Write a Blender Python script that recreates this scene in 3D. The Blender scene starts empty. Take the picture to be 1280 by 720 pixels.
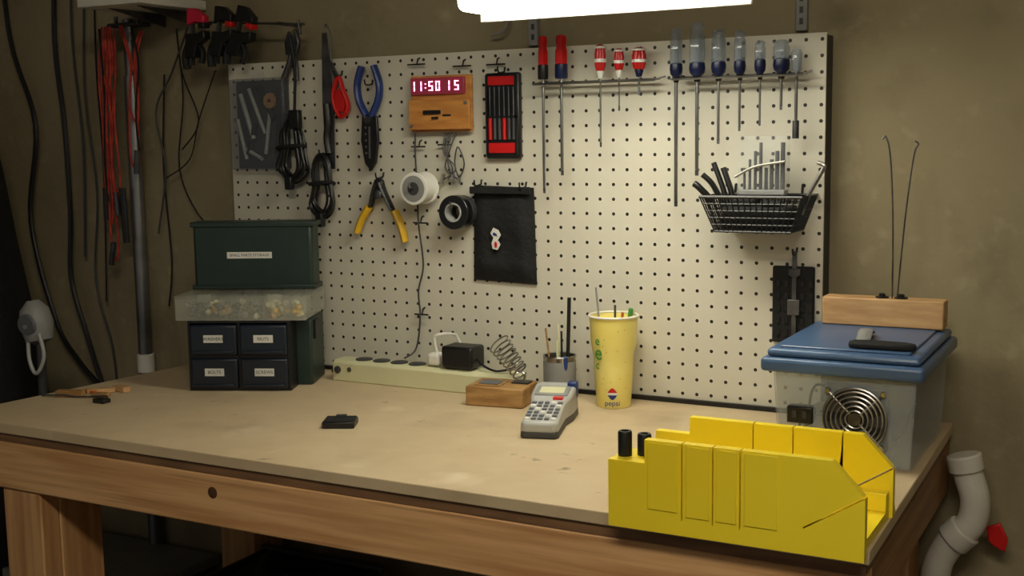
import bpy, bmesh, math, random
from mathutils import Vector as V, Matrix
random.seed(7)
Z0 = 0.9   # bench height; all coordinates below are relative to the bench top

# ---------------------------------------------------------------- materials
def lin(c):
    r = []
    for x in c:
        x /= 255.0
        r.append(x/12.92 if x <= 0.04045 else ((x+0.055)/1.055)**2.4)
    return (*r, 1.0)

def mat(name, rgb, rough=0.6, metal=0.0, rgb2=None, nscale=8.0, stretch=(1, 1, 1), lo=0.35, hi=0.65,
        bump=0.0, bscale=60, alpha=1.0, emit=None, estr=0, trans=0.0, detail=6, spec=0.5):
    m = bpy.data.materials.new(name); m.use_nodes = True
    nt = m.node_tree; b = nt.nodes["Principled BSDF"]
    b.inputs["Base Color"].default_value = lin(rgb)
    b.inputs["Roughness"].default_value = rough
    b.inputs["Metallic"].default_value = metal
    b.inputs["Alpha"].default_value = alpha
    b.inputs["Transmission Weight"].default_value = trans
    b.inputs["Specular IOR Level"].default_value = spec
    if emit:
        b.inputs["Emission Color"].default_value = lin(emit); b.inputs["Emission Strength"].default_value = estr
    tc = nt.nodes.new("ShaderNodeTexCoord"); mp = nt.nodes.new("ShaderNodeMapping")
    mp.inputs["Scale"].default_value = stretch
    nt.links.new(tc.outputs["Object"], mp.inputs["Vector"])
    if rgb2 is None:
        rgb2 = tuple(x*0.88 for x in rgb)
    n = nt.nodes.new("ShaderNodeTexNoise"); n.inputs["Scale"].default_value = nscale; n.inputs["Detail"].default_value = detail
    nt.links.new(mp.outputs[0], n.inputs["Vector"])
    cr = nt.nodes.new("ShaderNodeValToRGB")
    cr.color_ramp.elements[0].position = lo; cr.color_ramp.elements[1].position = hi
    cr.color_ramp.elements[0].color = lin(rgb2); cr.color_ramp.elements[1].color = lin(rgb)
    nt.links.new(n.outputs[0], cr.inputs[0]); nt.links.new(cr.outputs[0], b.inputs["Base Color"])
    if bump:
        n2 = nt.nodes.new("ShaderNodeTexNoise"); n2.inputs["Scale"].default_value = bscale; n2.inputs["Detail"].default_value = 5
        nt.links.new(mp.outputs[0], n2.inputs["Vector"])
        bp = nt.nodes.new("ShaderNodeBump"); bp.inputs["Strength"].default_value = bump; bp.inputs["Distance"].default_value = 0.01
        nt.links.new(n2.outputs[0], bp.inputs["Height"]); nt.links.new(bp.outputs[0], b.inputs["Normal"])
    return m

def overlay(m, rgb, scale, lo, hi, stretch=(1, 1, 1), seed=0.0):
    nt = m.node_tree; b = nt.nodes["Principled BSDF"]
    src = b.inputs["Base Color"].links[0].from_socket
    tc = nt.nodes.new("ShaderNodeTexCoord"); mp = nt.nodes.new("ShaderNodeMapping")
    mp.inputs["Scale"].default_value = stretch; mp.inputs["Location"].default_value = (seed, seed*1.7, seed*.3)
    nt.links.new(tc.outputs["Object"], mp.inputs[0])
    n = nt.nodes.new("ShaderNodeTexNoise"); n.inputs["Scale"].default_value = scale; n.inputs["Detail"].default_value = 7
    nt.links.new(mp.outputs[0], n.inputs["Vector"])
    mr = nt.nodes.new("ShaderNodeMapRange"); mr.inputs[1].default_value = lo; mr.inputs[2].default_value = hi
    nt.links.new(n.outputs[0], mr.inputs[0])
    mx = nt.nodes.new("ShaderNodeMix"); mx.data_type = 'RGBA'
    mx.inputs[7].default_value = lin(rgb)
    nt.links.new(mr.outputs[0], mx.inputs[0]); nt.links.new(src, mx.inputs[6]); nt.links.new(mx.outputs[2], b.inputs["Base Color"])

M = {}
M['concrete'] = mat('concrete', (156, 144, 114), .9, rgb2=(134, 123, 96), nscale=2.6, lo=.3, hi=.7, bump=.25, bscale=35)
overlay(M['concrete'], (112, 102, 78), 7, .58, .85)
overlay(M['concrete'], (168, 157, 127), 26, .60, .85, seed=3)
overlay(M['concrete'], (120, 109, 84), 3.0, .56, .80, stretch=(2.5, 1, .5), seed=8)
M['floor'] = mat('floor_concrete', (80, 74, 66), .9, rgb2=(54, 50, 44), nscale=4, bump=.2)
M['ceil'] = mat('ceiling_joist_board', (84, 70, 50), .9)
M['mdf'] = mat('hardboard_top', (204, 184, 150), .5, rgb2=(194, 172, 138), nscale=14, lo=.3, hi=.7, bump=.03, bscale=300)
overlay(M['mdf'], (166, 144, 112), 5.5, .58, .80)
overlay(M['mdf'], (100, 84, 62), 26, .68, .78, seed=5)
overlay(M['mdf'], (220, 204, 174), 9, .60, .80, seed=2)
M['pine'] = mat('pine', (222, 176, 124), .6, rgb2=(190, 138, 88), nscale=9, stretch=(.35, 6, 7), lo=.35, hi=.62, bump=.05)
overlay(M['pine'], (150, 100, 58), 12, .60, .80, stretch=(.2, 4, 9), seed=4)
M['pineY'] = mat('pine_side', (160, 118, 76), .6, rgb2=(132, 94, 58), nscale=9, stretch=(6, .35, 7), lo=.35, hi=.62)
M['pineZ'] = mat('pine_leg', (206, 160, 110), .6, rgb2=(170, 122, 76), nscale=9, stretch=(6, 6, .4), lo=.35, hi=.62)
M['edge'] = mat('board_edge', (134, 98, 66), .7, rgb2=(108, 78, 52), nscale=30, stretch=(.3, 1, 3))
M['block'] = mat('oak_block', (178, 138, 84), .55, rgb2=(142, 102, 56), nscale=16, stretch=(1, 4, 6))
M['blockL'] = mat('light_block', (204, 164, 116), .6, rgb2=(180, 138, 92), nscale=16, stretch=(1, 4, 6))
M['ply'] = mat('clock_plywood', (206, 144, 74), .5, rgb2=(172, 110, 50), nscale=14, stretch=(1, 3, 5))
M['black'] = mat('black_plastic', (24, 24, 26), .4, rgb2=(16, 16, 18))
M['blackm'] = mat('black_matte', (20, 20, 22), .8, rgb2=(12, 12, 14), bump=.1, bscale=200)
M['fabric'] = mat('black_nylon', (22, 22, 24), .85, rgb2=(11, 11, 12), nscale=20, bump=.35, bscale=90)
M['dgrey'] = mat('dark_grey', (62, 62, 64), .5)
M['mgrey'] = mat('mid_grey', (104, 106, 112), .5)
M['grey'] = mat('grey_plastic', (146, 146, 144), .45)
M['lgrey'] = mat('light_grey_plastic', (178, 179, 176), .4)
M['steel'] = mat('steel', (190, 190, 188), .28, 1.0, rgb2=(140, 140, 140))
M['steeld'] = mat('dull_steel', (120, 120, 122), .42, .9, rgb2=(80, 80, 84), nscale=20)
M['pole'] = mat('pole_aluminium', (150, 150, 152), .35, .8, rgb2=(108, 110, 112))
M['white'] = mat('white_plastic', (232, 230, 222), .4, rgb2=(222, 220, 212))
M['paper'] = mat('paper', (232, 230, 222), .8)
M['red'] = mat('red_plastic', (206, 28, 26), .35, rgb2=(180, 20, 20))
M['redc'] = mat('red_cord', (204, 70, 50), .6, rgb2=(150, 38, 32), nscale=40)
M['pink'] = mat('pink_red_plastic', (226, 34, 74), .4)
M['orange'] = mat('orange_plastic', (196, 92, 36), .5)
M['blue'] = mat('blue_grip', (34, 58, 124), .35, rgb2=(24, 42, 98))
M['bluedk'] = mat('dark_blue_collar', (22, 32, 72), .35, rgb2=(14, 22, 54))
M['navy'] = mat('navy_drawer', (28, 36, 50), .35, rgb2=(22, 30, 42))
M['green'] = mat('dark_green_case', (36, 54, 47), .42, rgb2=(28, 44, 39))
M['yel'] = mat('yellow_abs', (252, 228, 46), .38, rgb2=(248, 219, 34), nscale=5)
M['yelg'] = mat('yellow_grip', (226, 178, 32), .4)
M['cup'] = mat('yellow_cup_paper', (242, 228, 138), .4, rgb2=(236, 218, 112), nscale=10)
M['cream'] = mat('cream_strip', (216, 214, 176), .4, rgb2=(206, 203, 162))
M['lidblue'] = mat('blue_lid', (76, 104, 142), .35, rgb2=(62, 88, 126), nscale=6)
M['tub'] = mat('clear_tub', (206, 214, 218), .18, rgb2=(190, 200, 206), alpha=.26)
M['clear'] = mat('clear_acrylic', (220, 226, 230), .1, alpha=.10)
M['clearb'] = mat('clear_handle', (158, 170, 184), .08, alpha=.48)
M['tray'] = mat('frosted_tray', (206, 208, 192), .2, alpha=.22)
M['bag'] = mat('smoked_bag', (128, 132, 142), .2, alpha=.34)
M['lcd'] = mat('display_window', (96, 40, 44), .2, emit=(150, 40, 60), estr=.35)
M['led'] = mat('led_digits', (255, 190, 220), .3, emit=(255, 150, 200), estr=5)
M['lamp'] = mat('lamp_lens', (255, 255, 240), .4, emit=(255, 251, 230), estr=27)
M['fill_lamp'] = mat('fill_lamp_lens', (255, 250, 235), .4, emit=(255, 243, 218), estr=27)  # glow of the added overhead fill lamp
M['enamel'] = mat('white_enamel', (226, 224, 214), .4)
M['pvc'] = mat('pvc_white', (216, 212, 202), .35)
M['knot'] = mat('wood_knot', (84, 50, 26), .7)
M['greenp'] = mat('green_print', (70, 150, 60), .5)
M['bluep'] = mat('blue_print', (26, 50, 130), .5)
M['tapeb'] = mat('black_tape', (26, 26, 28), .3)
M['text'] = mat('label_text', (70, 74, 80), .7)

# pegboard: white hardboard with rows of holes on a 1 inch grid (real 1/4" pattern, procedural)
def pegmat():
    m = mat('white_pegboard', (208, 204, 189), .5, rgb2=(199, 194, 178), nscale=2.5)
    nt = m.node_tree; b = nt.nodes["Principled BSDF"]
    src = b.inputs["Base Color"].links[0].from_socket
    sp = nt.nodes.new("ShaderNodeSeparateXYZ")
    g = nt.nodes.new("ShaderNodeNewGeometry")
    nt.links.new(g.outputs["Position"], sp.inputs[0])
    def mth(op, a, bb=None):
        n = nt.nodes.new("ShaderNodeMath"); n.operation = op
        for i, x in enumerate((a, bb)):
            if x is None: continue
            if isinstance(x, (int, float)): n.inputs[i].default_value = x
            else: nt.links.new(x, n.inputs[i])
        return n.outputs[0]
    def cell(o, off):
        s = mth('DIVIDE', mth('SUBTRACT', o, off), .0254)
        return mth('SUBTRACT', mth('FRACT', s), .5)
    a = cell(sp.outputs[0], 0.0); c = cell(sp.outputs[2], Z0+.004)
    d = mth('SQRT', mth('ADD', mth('MULTIPLY', a, a), mth('MULTIPLY', c, c)))
    k = mth('LESS_THAN', d, .118)
    mx = nt.nodes.new("ShaderNodeMix"); mx.data_type = 'RGBA'; mx.inputs[7].default_value = lin((30, 24, 17))
    nt.links.new(k, mx.inputs[0]); nt.links.new(src, mx.inputs[6]); nt.links.new(mx.outputs[2], b.inputs["Base Color"])
    return m
M['peg'] = pegmat()

# ---------------------------------------------------------------- geometry
ALL = []
class Asm:
    def __init__(s, name, X=None):
        s.name = name; s.X = X or Matrix.Identity(4); s.parts = []; ALL.append(s)
    def part(s, name, geos, m, bevel=0.0, seg=2, smooth=True, ang=38, X=None):
        if isinstance(geos, tuple): geos = [geos]
        vs = []; fs = []
        T = s.X @ X if X is not None else s.X
        for v, f in geos:
            o = len(vs); vs += [T @ V(p) + V((0, 0, Z0)) for p in v]; fs += [tuple(i+o for i in q) for q in f]
        me = bpy.data.meshes.new(name); me.from_pydata(vs, [], fs)
        bm = bmesh.new(); bm.from_mesh(me); bmesh.ops.recalc_face_normals(bm, faces=bm.faces); bm.to_mesh(me); bm.free()
        me.materials.append(M[m])
        if smooth:
            me.shade_smooth(); me.set_sharp_from_angle(angle=math.radians(ang))
        ob = bpy.data.objects.new(name, me); bpy.context.scene.collection.objects.link(ob)
        if bevel:
            bv = ob.modifiers.new('bevel', 'BEVEL'); bv.width = bevel; bv.segments = seg; bv.limit_method = 'ANGLE'; bv.angle_limit = math.radians(35)
        s.parts.append(ob); return ob
    def text(s, string, size, X, m, ext=.0002):
        cu = bpy.data.curves.new('t', 'FONT'); cu.body = string; cu.size = size; cu.extrude = ext
        cu.align_x = 'CENTER'; cu.align_y = 'CENTER'
        o = bpy.data.objects.new('t', cu); bpy.context.scene.collection.objects.link(o)
        bpy.context.view_layer.update()
        me = bpy.data.meshes.new_from_object(o.evaluated_get(bpy.context.evaluated_depsgraph_get()))
        vs = [tuple(v.co) for v in me.vertices]; fs = [tuple(p.vertices) for p in me.polygons]
        bpy.data.objects.remove(o)
        s.part('lettering', (vs, fs), m, smooth=False, X=X)
    def done(s):
        pts = [v.co for o in s.parts for v in o.data.vertices]
        c = V((sum(p.x for p in pts)/len(pts), sum(p.y for p in pts)/len(pts), min(p.z for p in pts)))
        if len(s.parts) == 1:
            o = s.parts[0]; o.name = s.name; o.data.name = s.name
            return
        e = bpy.data.objects.new(s.name, None); e.empty_display_size = .02
        bpy.context.scene.collection.objects.link(e); e.location = c
        for o in s.parts:
            o.parent = e; o.location = -c

def box(x0, x1, y0, y1, z0, z1):
    v = [(x, y, z) for z in (z0, z1) for y in (y0, y1) for x in (x0, x1)]
    return v, [(0, 2, 3, 1), (4, 5, 7, 6), (0, 1, 5, 4), (2, 6, 7, 3), (0, 4, 6, 2), (1, 3, 7, 5)]

def prism(poly, a0, a1, plane='xz'):
    n = len(poly)
    def P(p, a):
        return {'xz': (p[0], a, p[1]), 'xy': (p[0], p[1], a), 'yz': (a, p[0], p[1])}[plane]
    v = [P(p, a0) for p in poly]+[P(p, a1) for p in poly]
    f = [tuple(range(n)), tuple(range(2*n-1, n-1, -1))]+[(i, (i+1) % n, (i+1) % n+n, i+n) for i in range(n)]
    return v, f

def frame(t):
    t = t.normalized(); a = V((0, 0, 1)) if abs(t.z) < .9 else V((1, 0, 0))
    n = t.cross(a).normalized(); return n, t.cross(n).normalized()

def cyl(p0, p1, r0, r1=None, n=20):
    r1 = r0 if r1 is None else r1
    p0 = V(p0); p1 = V(p1); a, b = frame(p1-p0)
    v = []
    for p, r in ((p0, r0), (p1, r1)):
        v += [tuple(p+(a*math.cos(2*math.pi*i/n)+b*math.sin(2*math.pi*i/n))*r) for i in range(n)]
    f = [tuple(range(n)), tuple(range(2*n-1, n-1, -1))]+[(i, (i+1) % n, (i+1) % n+n, i+n) for i in range(n)]
    return v, f

def lathe(prof, base, axis=(0, 0, 1), n=32, cap=True, flute=0, fl=.0):
    base = V(base); ax = V(axis).normalized(); a, b = frame(ax); v = []; f = []
    for r, h in prof:
        for i in range(n):
            t = 2*math.pi*i/n; rr = r*(1-fl*(0.5+0.5*math.cos(flute*t))) if flute else r
            v.append(tuple(base+ax*h+(a*math.cos(t)+b*math.sin(t))*rr))
    for k in range(len(prof)-1):
        for i in range(n):
            j = (i+1) % n; f.append((k*n+i, k*n+j, (k+1)*n+j, (k+1)*n+i))
    if cap:
        f.append(tuple(range(n))); m = (len(prof)-1)*n; f.append(tuple(range(m+n-1, m-1, -1)))
    return v, f

def smoothp(pts, k=6, closed=False):
    P = [V(p) for p in pts]; n = len(P); out = []
    rng = range(n) if closed else range(n-1)
    for i in rng:
        if closed: a, b, c, d = P[i-1], P[i], P[(i+1) % n], P[(i+2) % n]
        else: a, b, c, d = P[max(i-1, 0)], P[i], P[i+1], P[min(i+2, n-1)]
        for j in range(k):
            t = j/k
            out.append(.5*((2*b)+(c-a)*t+(2*a-5*b+4*c-d)*t*t+(3*b-a-3*c+d)*t**3))
    if not closed: out.append(P[-1])
    return out

def tube(pts, r, n=8, closed=False, k=6, smooth=True, flat=1.0, r1=None):
    P = smoothp(pts, k, closed) if (smooth and len(pts) > 2) else [V(p) for p in pts]
    m = len(P); v = []; f = []
    T = []
    for i in range(m):
        if closed: t = P[(i+1) % m]-P[i-1]
        else: t = P[min(i+1, m-1)]-P[max(i-1, 0)]
        T.append(t.normalized() if t.length > 1e-9 else V((0, 0, 1)))
    a, b = frame(T[0])
    for i in range(m):
        a = (a-T[i]*a.dot(T[i]))
        a = a.normalized() if a.length > 1e-6 else frame(T[i])[0]
        b = T[i].cross(a)
        rr = r if r1 is None else r+(r1-r)*i/(m-1)
        for j in range(n):
            t = 2*math.pi*j/n; v.append(tuple(P[i]+a*math.cos(t)*rr+b*math.sin(t)*rr*flat))
    for i in range(m if closed else m-1):
        ii = (i+1) % m
        for j in range(n):
            jj = (j+1) % n; f.append((i*n+j, i*n+jj, ii*n+jj, ii*n+j))
    if not closed:
        f.append(tuple(range(n))[::-1]); f.append(tuple(range((m-1)*n, m*n)))
    return v, f

def ring(c, R, r, axis=(0, 0, 1), n=32, m=8):
    a, b = frame(V(axis)); c = V(c)
    return tube([c+(a*math.cos(2*math.pi*i/n)+b*math.sin(2*math.pi*i/n))*R for i in range(n)], r, m, True, smooth=False)

def RZ(x, y, z, deg): return Matrix.Translation((x, y, z)) @ Matrix.Rotation(math.radians(deg), 4, 'Z')
FRONT = Matrix.Rotation(math.radians(90), 4, 'X')   # text plane facing -y
def single(name, geo, m, **k):
    a = Asm(name); a.part(name, geo, m, **k); return a

# ---------------------------------------------------------------- room
WY = .04
single('wall_back', box(-1.6, 2.7, WY, WY+.12, -.9, 1.5), 'concrete')
single('wall_left', box(-1.72, -1.6, -3.2, WY+.12, -.9, 1.5), 'concrete')
single('wall_right', box(2.7, 2.82, -3.2, WY+.12, -.9, 1.5), 'concrete')
single('floor', box(-1.72, 2.82, -3.2, WY+.12, -1.0, -.9), 'floor')
single('ceiling', box(-1.72, 2.82, -3.2, WY+.12, 1.5, 1.58), 'ceil')

# ---------------------------------------------------------------- workbench
b = Asm('workbench')
top = [(-.125, -.612), (1.42, -.617), (1.412, WY-.003), (-.06, WY-.003)]
b.part('top', prism(top, -.017, 0, 'xy'), 'mdf', bevel=.0015)
b.part('subtop', prism([(-.12, -.607), (1.415, -.612), (1.408, WY-.004), (-.055, WY-.004)], -.032, -.0172, 'xy'), 'edge')
b.part('apron_front', box(-.12, 1.414, -.610, -.570, -.112, -.0325), 'pine', bevel=.003)
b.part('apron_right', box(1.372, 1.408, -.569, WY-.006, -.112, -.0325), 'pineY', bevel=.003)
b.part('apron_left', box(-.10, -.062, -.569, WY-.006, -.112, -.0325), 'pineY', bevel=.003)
b.part('apron_back', box(-.06, 1.37, -.0, WY-.006, -.112, -.0325), 'pine', bevel=.003)
for i, (x, y) in enumerate([(.0, -.568), (1.282, -.568), (.0, -.09), (1.282, -.09)]):
    b.part('leg_%d' % i, box(x, x+.089, y, y+.089, -.9, -.0326), 'pineZ', bevel=.003)
b.part('leg_face', [box(.0, .089, -.606, -.5685, -.9, -.113), box(1.325, 1.414, -.606, -.5685, -.9, -.113)], 'pineZ', bevel=.003)
b.part('lower_shelf', box(-.06, 1.372, -.47, -.0, -.72, -.70), 'edge')
b.part('lower_rail', box(.09, 1.281, -.50, -.47, -.77, -.70), 'pine')
b.part('knot', [lathe([(.009, 0), (.008, .0005)], (.467, -.6102, -.060), (0, -1, 0), n=16)], 'knot')

# ---------------------------------------------------------------- pegboard
p = Asm('pegboard')
p.part('panel', box(0, 1.213, -.005, 0, .004, .611), 'peg')
p.part('furring', [box(.0, .04, .0002, WY-.0005, .004, .608), box(1.172, 1.2125, .0002, WY-.0005, .004, .608), box(.6, .64, .0002, WY-.0005, .004, .608)], 'dgrey')
p.part('bottom_strip', box(.16, 1.210, -.012, -.0052, .0005, .008), 'black')
for x, z, w in ((.462, .441, .016), (.52, .444, .016), (.462, .299, .016), (.460, .125, .016), (.56, .585, .02), (.63, .585, .02), (.462, .592, .02)):
    p.part('cable_hook', tube([(x, -.0055, z+.012), (x, -.012, z+.010), (x, -.016, z), (x+w*.9, -.017, z), (x-w, -.017, z)], .0016, 6, smooth=False), 'black')

# ---------------------------------------------------------------- lamp over the bench
l = Asm('fluorescent_light_fixture')
l.part('lens', box(.755, 1.15, -.365, -.262, .6405, .672), 'lamp', bevel=.012, seg=4)
l.part('housing', [prism([(-.375, .673), (-.25, .673), (-.27, .715), (-.36, .715)], .735, 1.17, 'yz'), box(.735, 1.17, -.256, -.25, .634, .673)], 'enamel', bevel=.002)  # rear lip added to keep the lamp's light off the wall above
l.part('hanger', [cyl((.80, -.305, .714), (.80, -.305, 1.5), .002), cyl((1.12, -.305, .714), (1.12, -.305, 1.5), .002)], 'steel')
l = Asm('added_fill_light')  # out-of-view fill lamp, added to brighten the bench and its front
l.part('lens', box(1.1, 2.2, -2.15, -1.9, 1.44, 1.47), 'fill_lamp', bevel=.01)
l.part('housing', box(1.07, 2.23, -2.18, -1.87, 1.4705, 1.5), 'enamel')

# wall shelf and brackets
s = Asm('white_wall_shelf')
s.part('board', box(-.262, -.09, -.15, WY-.002, .728, .748), 'enamel', bevel=.002)
s.part('bracket', [prism([(WY-.003, .727), (-.12, .727), (WY-.003, .70)], -.21, -.205, 'yz'), prism([(WY-.003, .727), (-.12, .727), (WY-.003, .70)], -.13, -.125, 'yz')], 'steeld')
for x in (1.155, .672):
    s = Asm('shelf_bracket')
    s.part('standard', box(x, x+.018, WY-.012, WY-.0005, .618, .95), 'grey', bevel=.001)
    s.part('arm', prism([(WY-.013, .70), (WY-.013, .78), (-.2, .80), (-.2, .79), (-.02, .77)], x+.006, x+.012, 'yz'), 'enamel')
    s.part('slots', [box(x+.006, x+.012, WY-.0128, WY-.0121, .628+.018*k, .638+.018*k) for k in range(5)], 'dgrey')
s = Asm('hanging_cable')
s.part('cord', tube([(.62, .03, .80), (.64, .02, .70), (.632, .015, .65), (.60, .02, .64)], .0022), 'grey')

# ---------------------------------------------------------------- green tackle / parts cabinet
X = RZ(.124, -.281, 0, 24)
c = Asm('parts_storage_cabinet', X)
c.part('case', [box(-.010, .214, .052, .15, .0, .126)], 'green', bevel=.004)
c.part('drawer_frame', [box(0, .182, .0, .0515, 0, .004), box(0, .182, 0, .0515, .061, .066), box(-.004, 0.0, -.001, .0515, 0, .13), box(.182, .186, -.001, .0515, 0, .13), box(.089, .094, 0, .0515, .004, .126), box(0, .182, 0, .0515, .126, .13)], 'black')
for i in range(2):
    for j in range(2):
        x0 = .001+i*.0935; z0 = .0045+j*.062
        c.part('drawer', box(x0, x0+.087, -.006, .051, z0, z0+.056), 'navy', bevel=.003)
        c.part('drawer_lip', box(x0+.006, x0+.081, -.010, -.0055, z0+.004, z0+.009), 'navy', bevel=.001)
        c.part('drawer_label', box(x0+.026, x0+.062, -.0072, -.0062, z0+.024, z0+.038), 'paper')
        c.text(['BOLTS', 'SCREWS', 'WASHERS', 'NUTS'][i+2*j], .0085, Matrix.Translation((x0+.044, -.0074, z0+.031)) @ FRONT, 'text')
c.part('tray_shell', [box(-.024, .218, -.004, .150, .131, .133), box(-.024, .218, -.006, -.003, .131, .172), box(-.024, -.021, -.003, .150, .131, .172), box(.215, .218, -.003, .150, .131, .172)], 'tray', bevel=.001)
c.part('tray_lid', box(-.025, .219, -.007, .150, .1725, .176), 'tray', bevel=.001)
c.part('tray_dividers', [box(-.021+i*.040, -.0195+i*.040, -.003, .148, .134, .172) for i in range(1, 6)]+[box(-.021, .215, .05, .0515, .134, .172)], 'tray')
cols = ['grey', 'steeld', 'black', 'cream', 'dgrey', 'block', 'steeld', 'mgrey', 'dgrey', 'navy']
for k in range(110):
    cx = random.uniform(-.014, .208); cy = random.uniform(.004, .045); cz = random.uniform(.137, .160)
    if cx > .145: mm = random.choice(['block', 'cream', 'cream', 'yelg'])
    elif cx < .03: mm = random.choice(['mgrey', 'steeld', 'grey'])
    else: mm = random.choice(cols)
    c.part('small_part', lathe([(.004, 0), (.006, .004), (.003, random.uniform(.006, .012))], (cx, cy, cz), (random.uniform(-1, 1), random.uniform(-1, 1), random.uniform(-.5, 1)), n=8), mm)
c.part('tray_latch', [box(.02, .045, -.010, -.0075, .165, .180), box(.15, .175, -.010, -.0075, .165, .180)], 'tray', bevel=.001)
c.part('lid', box(-.018, .212, .09, .146, .177, .302), 'green', bevel=.006)
c.part('lid_rim', [box(-.022, .216, .087, .149, .177, .186), box(-.022, .216, .087, .149, .295, .305)], 'green', bevel=.002)
c.part('lid_label', box(.048, .134, .0875, .0895, .236, .248), 'paper')
c.text('SMALL PARTS STORAGE', .0072, Matrix.Translation((.091, .0872, .242)) @ FRONT, 'text')
c.part('latch', [box(.214, .218, .07, .10, .085, .12)], 'black', bevel=.001)

# ---------------------------------------------------------------- power strip
s = Asm('power_strip')
s.part('body', prism([(-.095, 0), (-.045, 0), (-.045, .034), (-.052, .040), (-.088, .040), (-.095, .034)], .305, .70, 'yz'), 'cream', bevel=.002)
for i in range(6):
    cx = .362+i*.040
    if i in (4,): continue
    s.part('outlet', [lathe([(.0165, 0), (.0165, .0022), (.0155, .0026)], (cx, -.07, .0398), n=24)], 'dgrey')
    s.part('outlet_slots', [box(cx-.006, cx-.004, -.076, -.066, .042, .0428), box(cx+.004, cx+.006, -.076, -.066, .042, .0428)], 'black')
s.part('switch', lathe([(.007, 0), (.007, .003), (.005, .004)], (.318, -.0948, .022), (0, -1, 0), n=16), 'dgrey')
s.part('breaker', lathe([(.0045, 0), (.0045, .002)], (.345, -.0948, .024), (0, -1, 0), n=16), 'steel')
s.part('cord', tube([(.306, -.07, .02), (.292, -.075, .014), (.288, -.05, .006), (.296, -.03, .006), (.290, -.018, .012)], .004), 'black')
w = Asm('wall_wart_adapter')
w.part('body', box(.548, .612, -.093, -.044, .0430, .083), 'black', bevel=.005, seg=3)
w.part('cord', tube([(.611, -.07, .06), (.63, -.08, .05), (.66, -.085, .044), (.69, -.07, .05)], .0022), 'black')
w = Asm('white_plug')
w.part('body', box(.512, .538, -.085, -.055, .0430, .066), 'white', bevel=.006, seg=3)
w.part('cord', tube([(.526, -.07, .064), (.522, -.072, .092), (.534, -.07, .10), (.543, -.040, .096), (.546, -.03, .088), (.56, -.02, .04), (.57, -.018, .004)], .0028), 'white')

# ---------------------------------------------------------------- soldering stand
s = Asm('soldering_iron_stand', RZ(.648, -.178, 0, 8))
s.part('base', box(0, .105, 0, .078, 0, .034), 'block', bevel=.003)
s.part('sponge_tray', [box(.012, .06, .01, .05, .0342, .036)], 'block', bevel=.001)
s.part('sponge', [box(.018, .054, .016, .044, .036, .038)], 'mgrey', bevel=.001)
hp = []
for i in range(8*14+1):
    t = i/(8*14); a = t*8*2*math.pi; r = .014+.006*t
    base = V((.085, .05, .050)); ax = V((-.58, .2, .60)).normalized(); n1, n2 = frame(ax)
    hp.append(base+ax*(t*.072)+(n1*math.cos(a)+n2*math.sin(a))*r)
s.part('spring_holder', tube(hp, .0015, 6, smooth=False), 'steel')
s.part('post', tube([(.088, .05, .034), (.09, .052, .05), (.075, .052, .055)], .002), 'steel')
s.part('bracket', [box(.07, .10, .04, .065, .0342, .037)], 'steeld')

c = Asm('tool_tin_can')
cx, cy = .772, -.062
c.part('can', lathe([(.0275, 0), (.0285, .002), (.0285, .012), (.0278, .016), (.0285, .02), (.0285, .074), (.0295, .076), (.0285, .078), (.027, .077), (.0268, .003)], (cx, cy, .0005), n=40), 'steel')
c.part('can_label', lathe([(.0287, .022), (.0287, .068)], (cx, cy, .0005), n=40, cap=False), 'grey')
for (dx, dy, ex, ey, h, r, mm) in [(-.012, 0, -.024, -.005, .124, .0018, 'block'), (-.004, .01, -.008, .012, .130, .0018, 'cream'), (.006, .0, .004, 0, .12, .0018, 'black'), (.010, .008, .014, .012, .178, .0034, 'black'), (.0, -.01, .002, -.012, .105, .002, 'cream')]:
    c.part('tool', cyl((cx+dx, cy+dy, .004), (cx+ex, cy+ey, h), r, n=10), mm)
c.part('blue_marker', [cyl((cx+.014, cy-.012, .004), (cx+.018, cy-.016, .058), .005, n=14), cyl((cx+.018, cy-.016, .058), (cx+.019, cy-.017, .078), .0055, .005, n=14)], 'blue')

c = Asm('paper_soda_cup')
cx, cy = .879, -.072
prof = [(.0285, 0), (.029, .001), (.033, .06), (.0335, .085), (.0385, .108), (.0405, .15), (.0415, .151), (.0425, .154), (.0412, .157), (.0395, .154), (.0375, .108), (.0325, .085), (.0275, .004)]
c.part('cup', lathe(prof, (cx, cy, .0005), n=56), 'cup')
c.part('rim', ring((cx, cy, .155), .0412, .0022, n=48), 'white')
def oncup(az, z, r, off=.0009):
    a = math.radians(az)
    return Matrix.Translation((cx+math.cos(a)*(r+off), cy+math.sin(a)*(r+off), z)) @ Matrix.Rotation(a+math.pi/2, 4, 'Z') @ FRONT
def cuppatch(az0, az1, z0, z1, m, n=8, name='print'):
    def R(z):
        for (r0, h0), (r1, h1) in zip(prof[1:6], prof[2:6]):
            if h0 <= z <= h1: return r0+(r1-r0)*(z-h0)/(h1-h0)+.0005
        return .03
    v = []; f = []
    for i in range(n+1):
        a = math.radians(az0+(az1-az0)*i/n)
        zs = (z0, z1) if not callable(z0) else (z0(i/n), z1(i/n))
        for z in zs: v.append((cx+math.cos(a)*R(z), cy+math.sin(a)*R(z), z))
    for i in range(n): f.append((2*i, 2*i+2, 2*i+3, 2*i+1))
    c.part(name, (v, f), m)
zc = .026; rr = .0085
cuppatch(-86, -56, lambda t: zc+.002, lambda t: zc+.002+rr*math.sin(math.pi*t)*.95+.0001, 'red')
cuppatch(-86, -56, lambda t: zc-.002-rr*math.sin(math.pi*t)*.95, lambda t: zc-.002+.0001, 'bluep')
cuppatch(-86, -56, lambda t: zc-.002, lambda t: zc+.002, 'white')
c.text('pepsi', .0125, oncup(-71, .010, .030, .001), 'bluep')
c.text('e', .036, oncup(-110, .095, .0345, .0024), 'greenp', ext=.0004)
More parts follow.
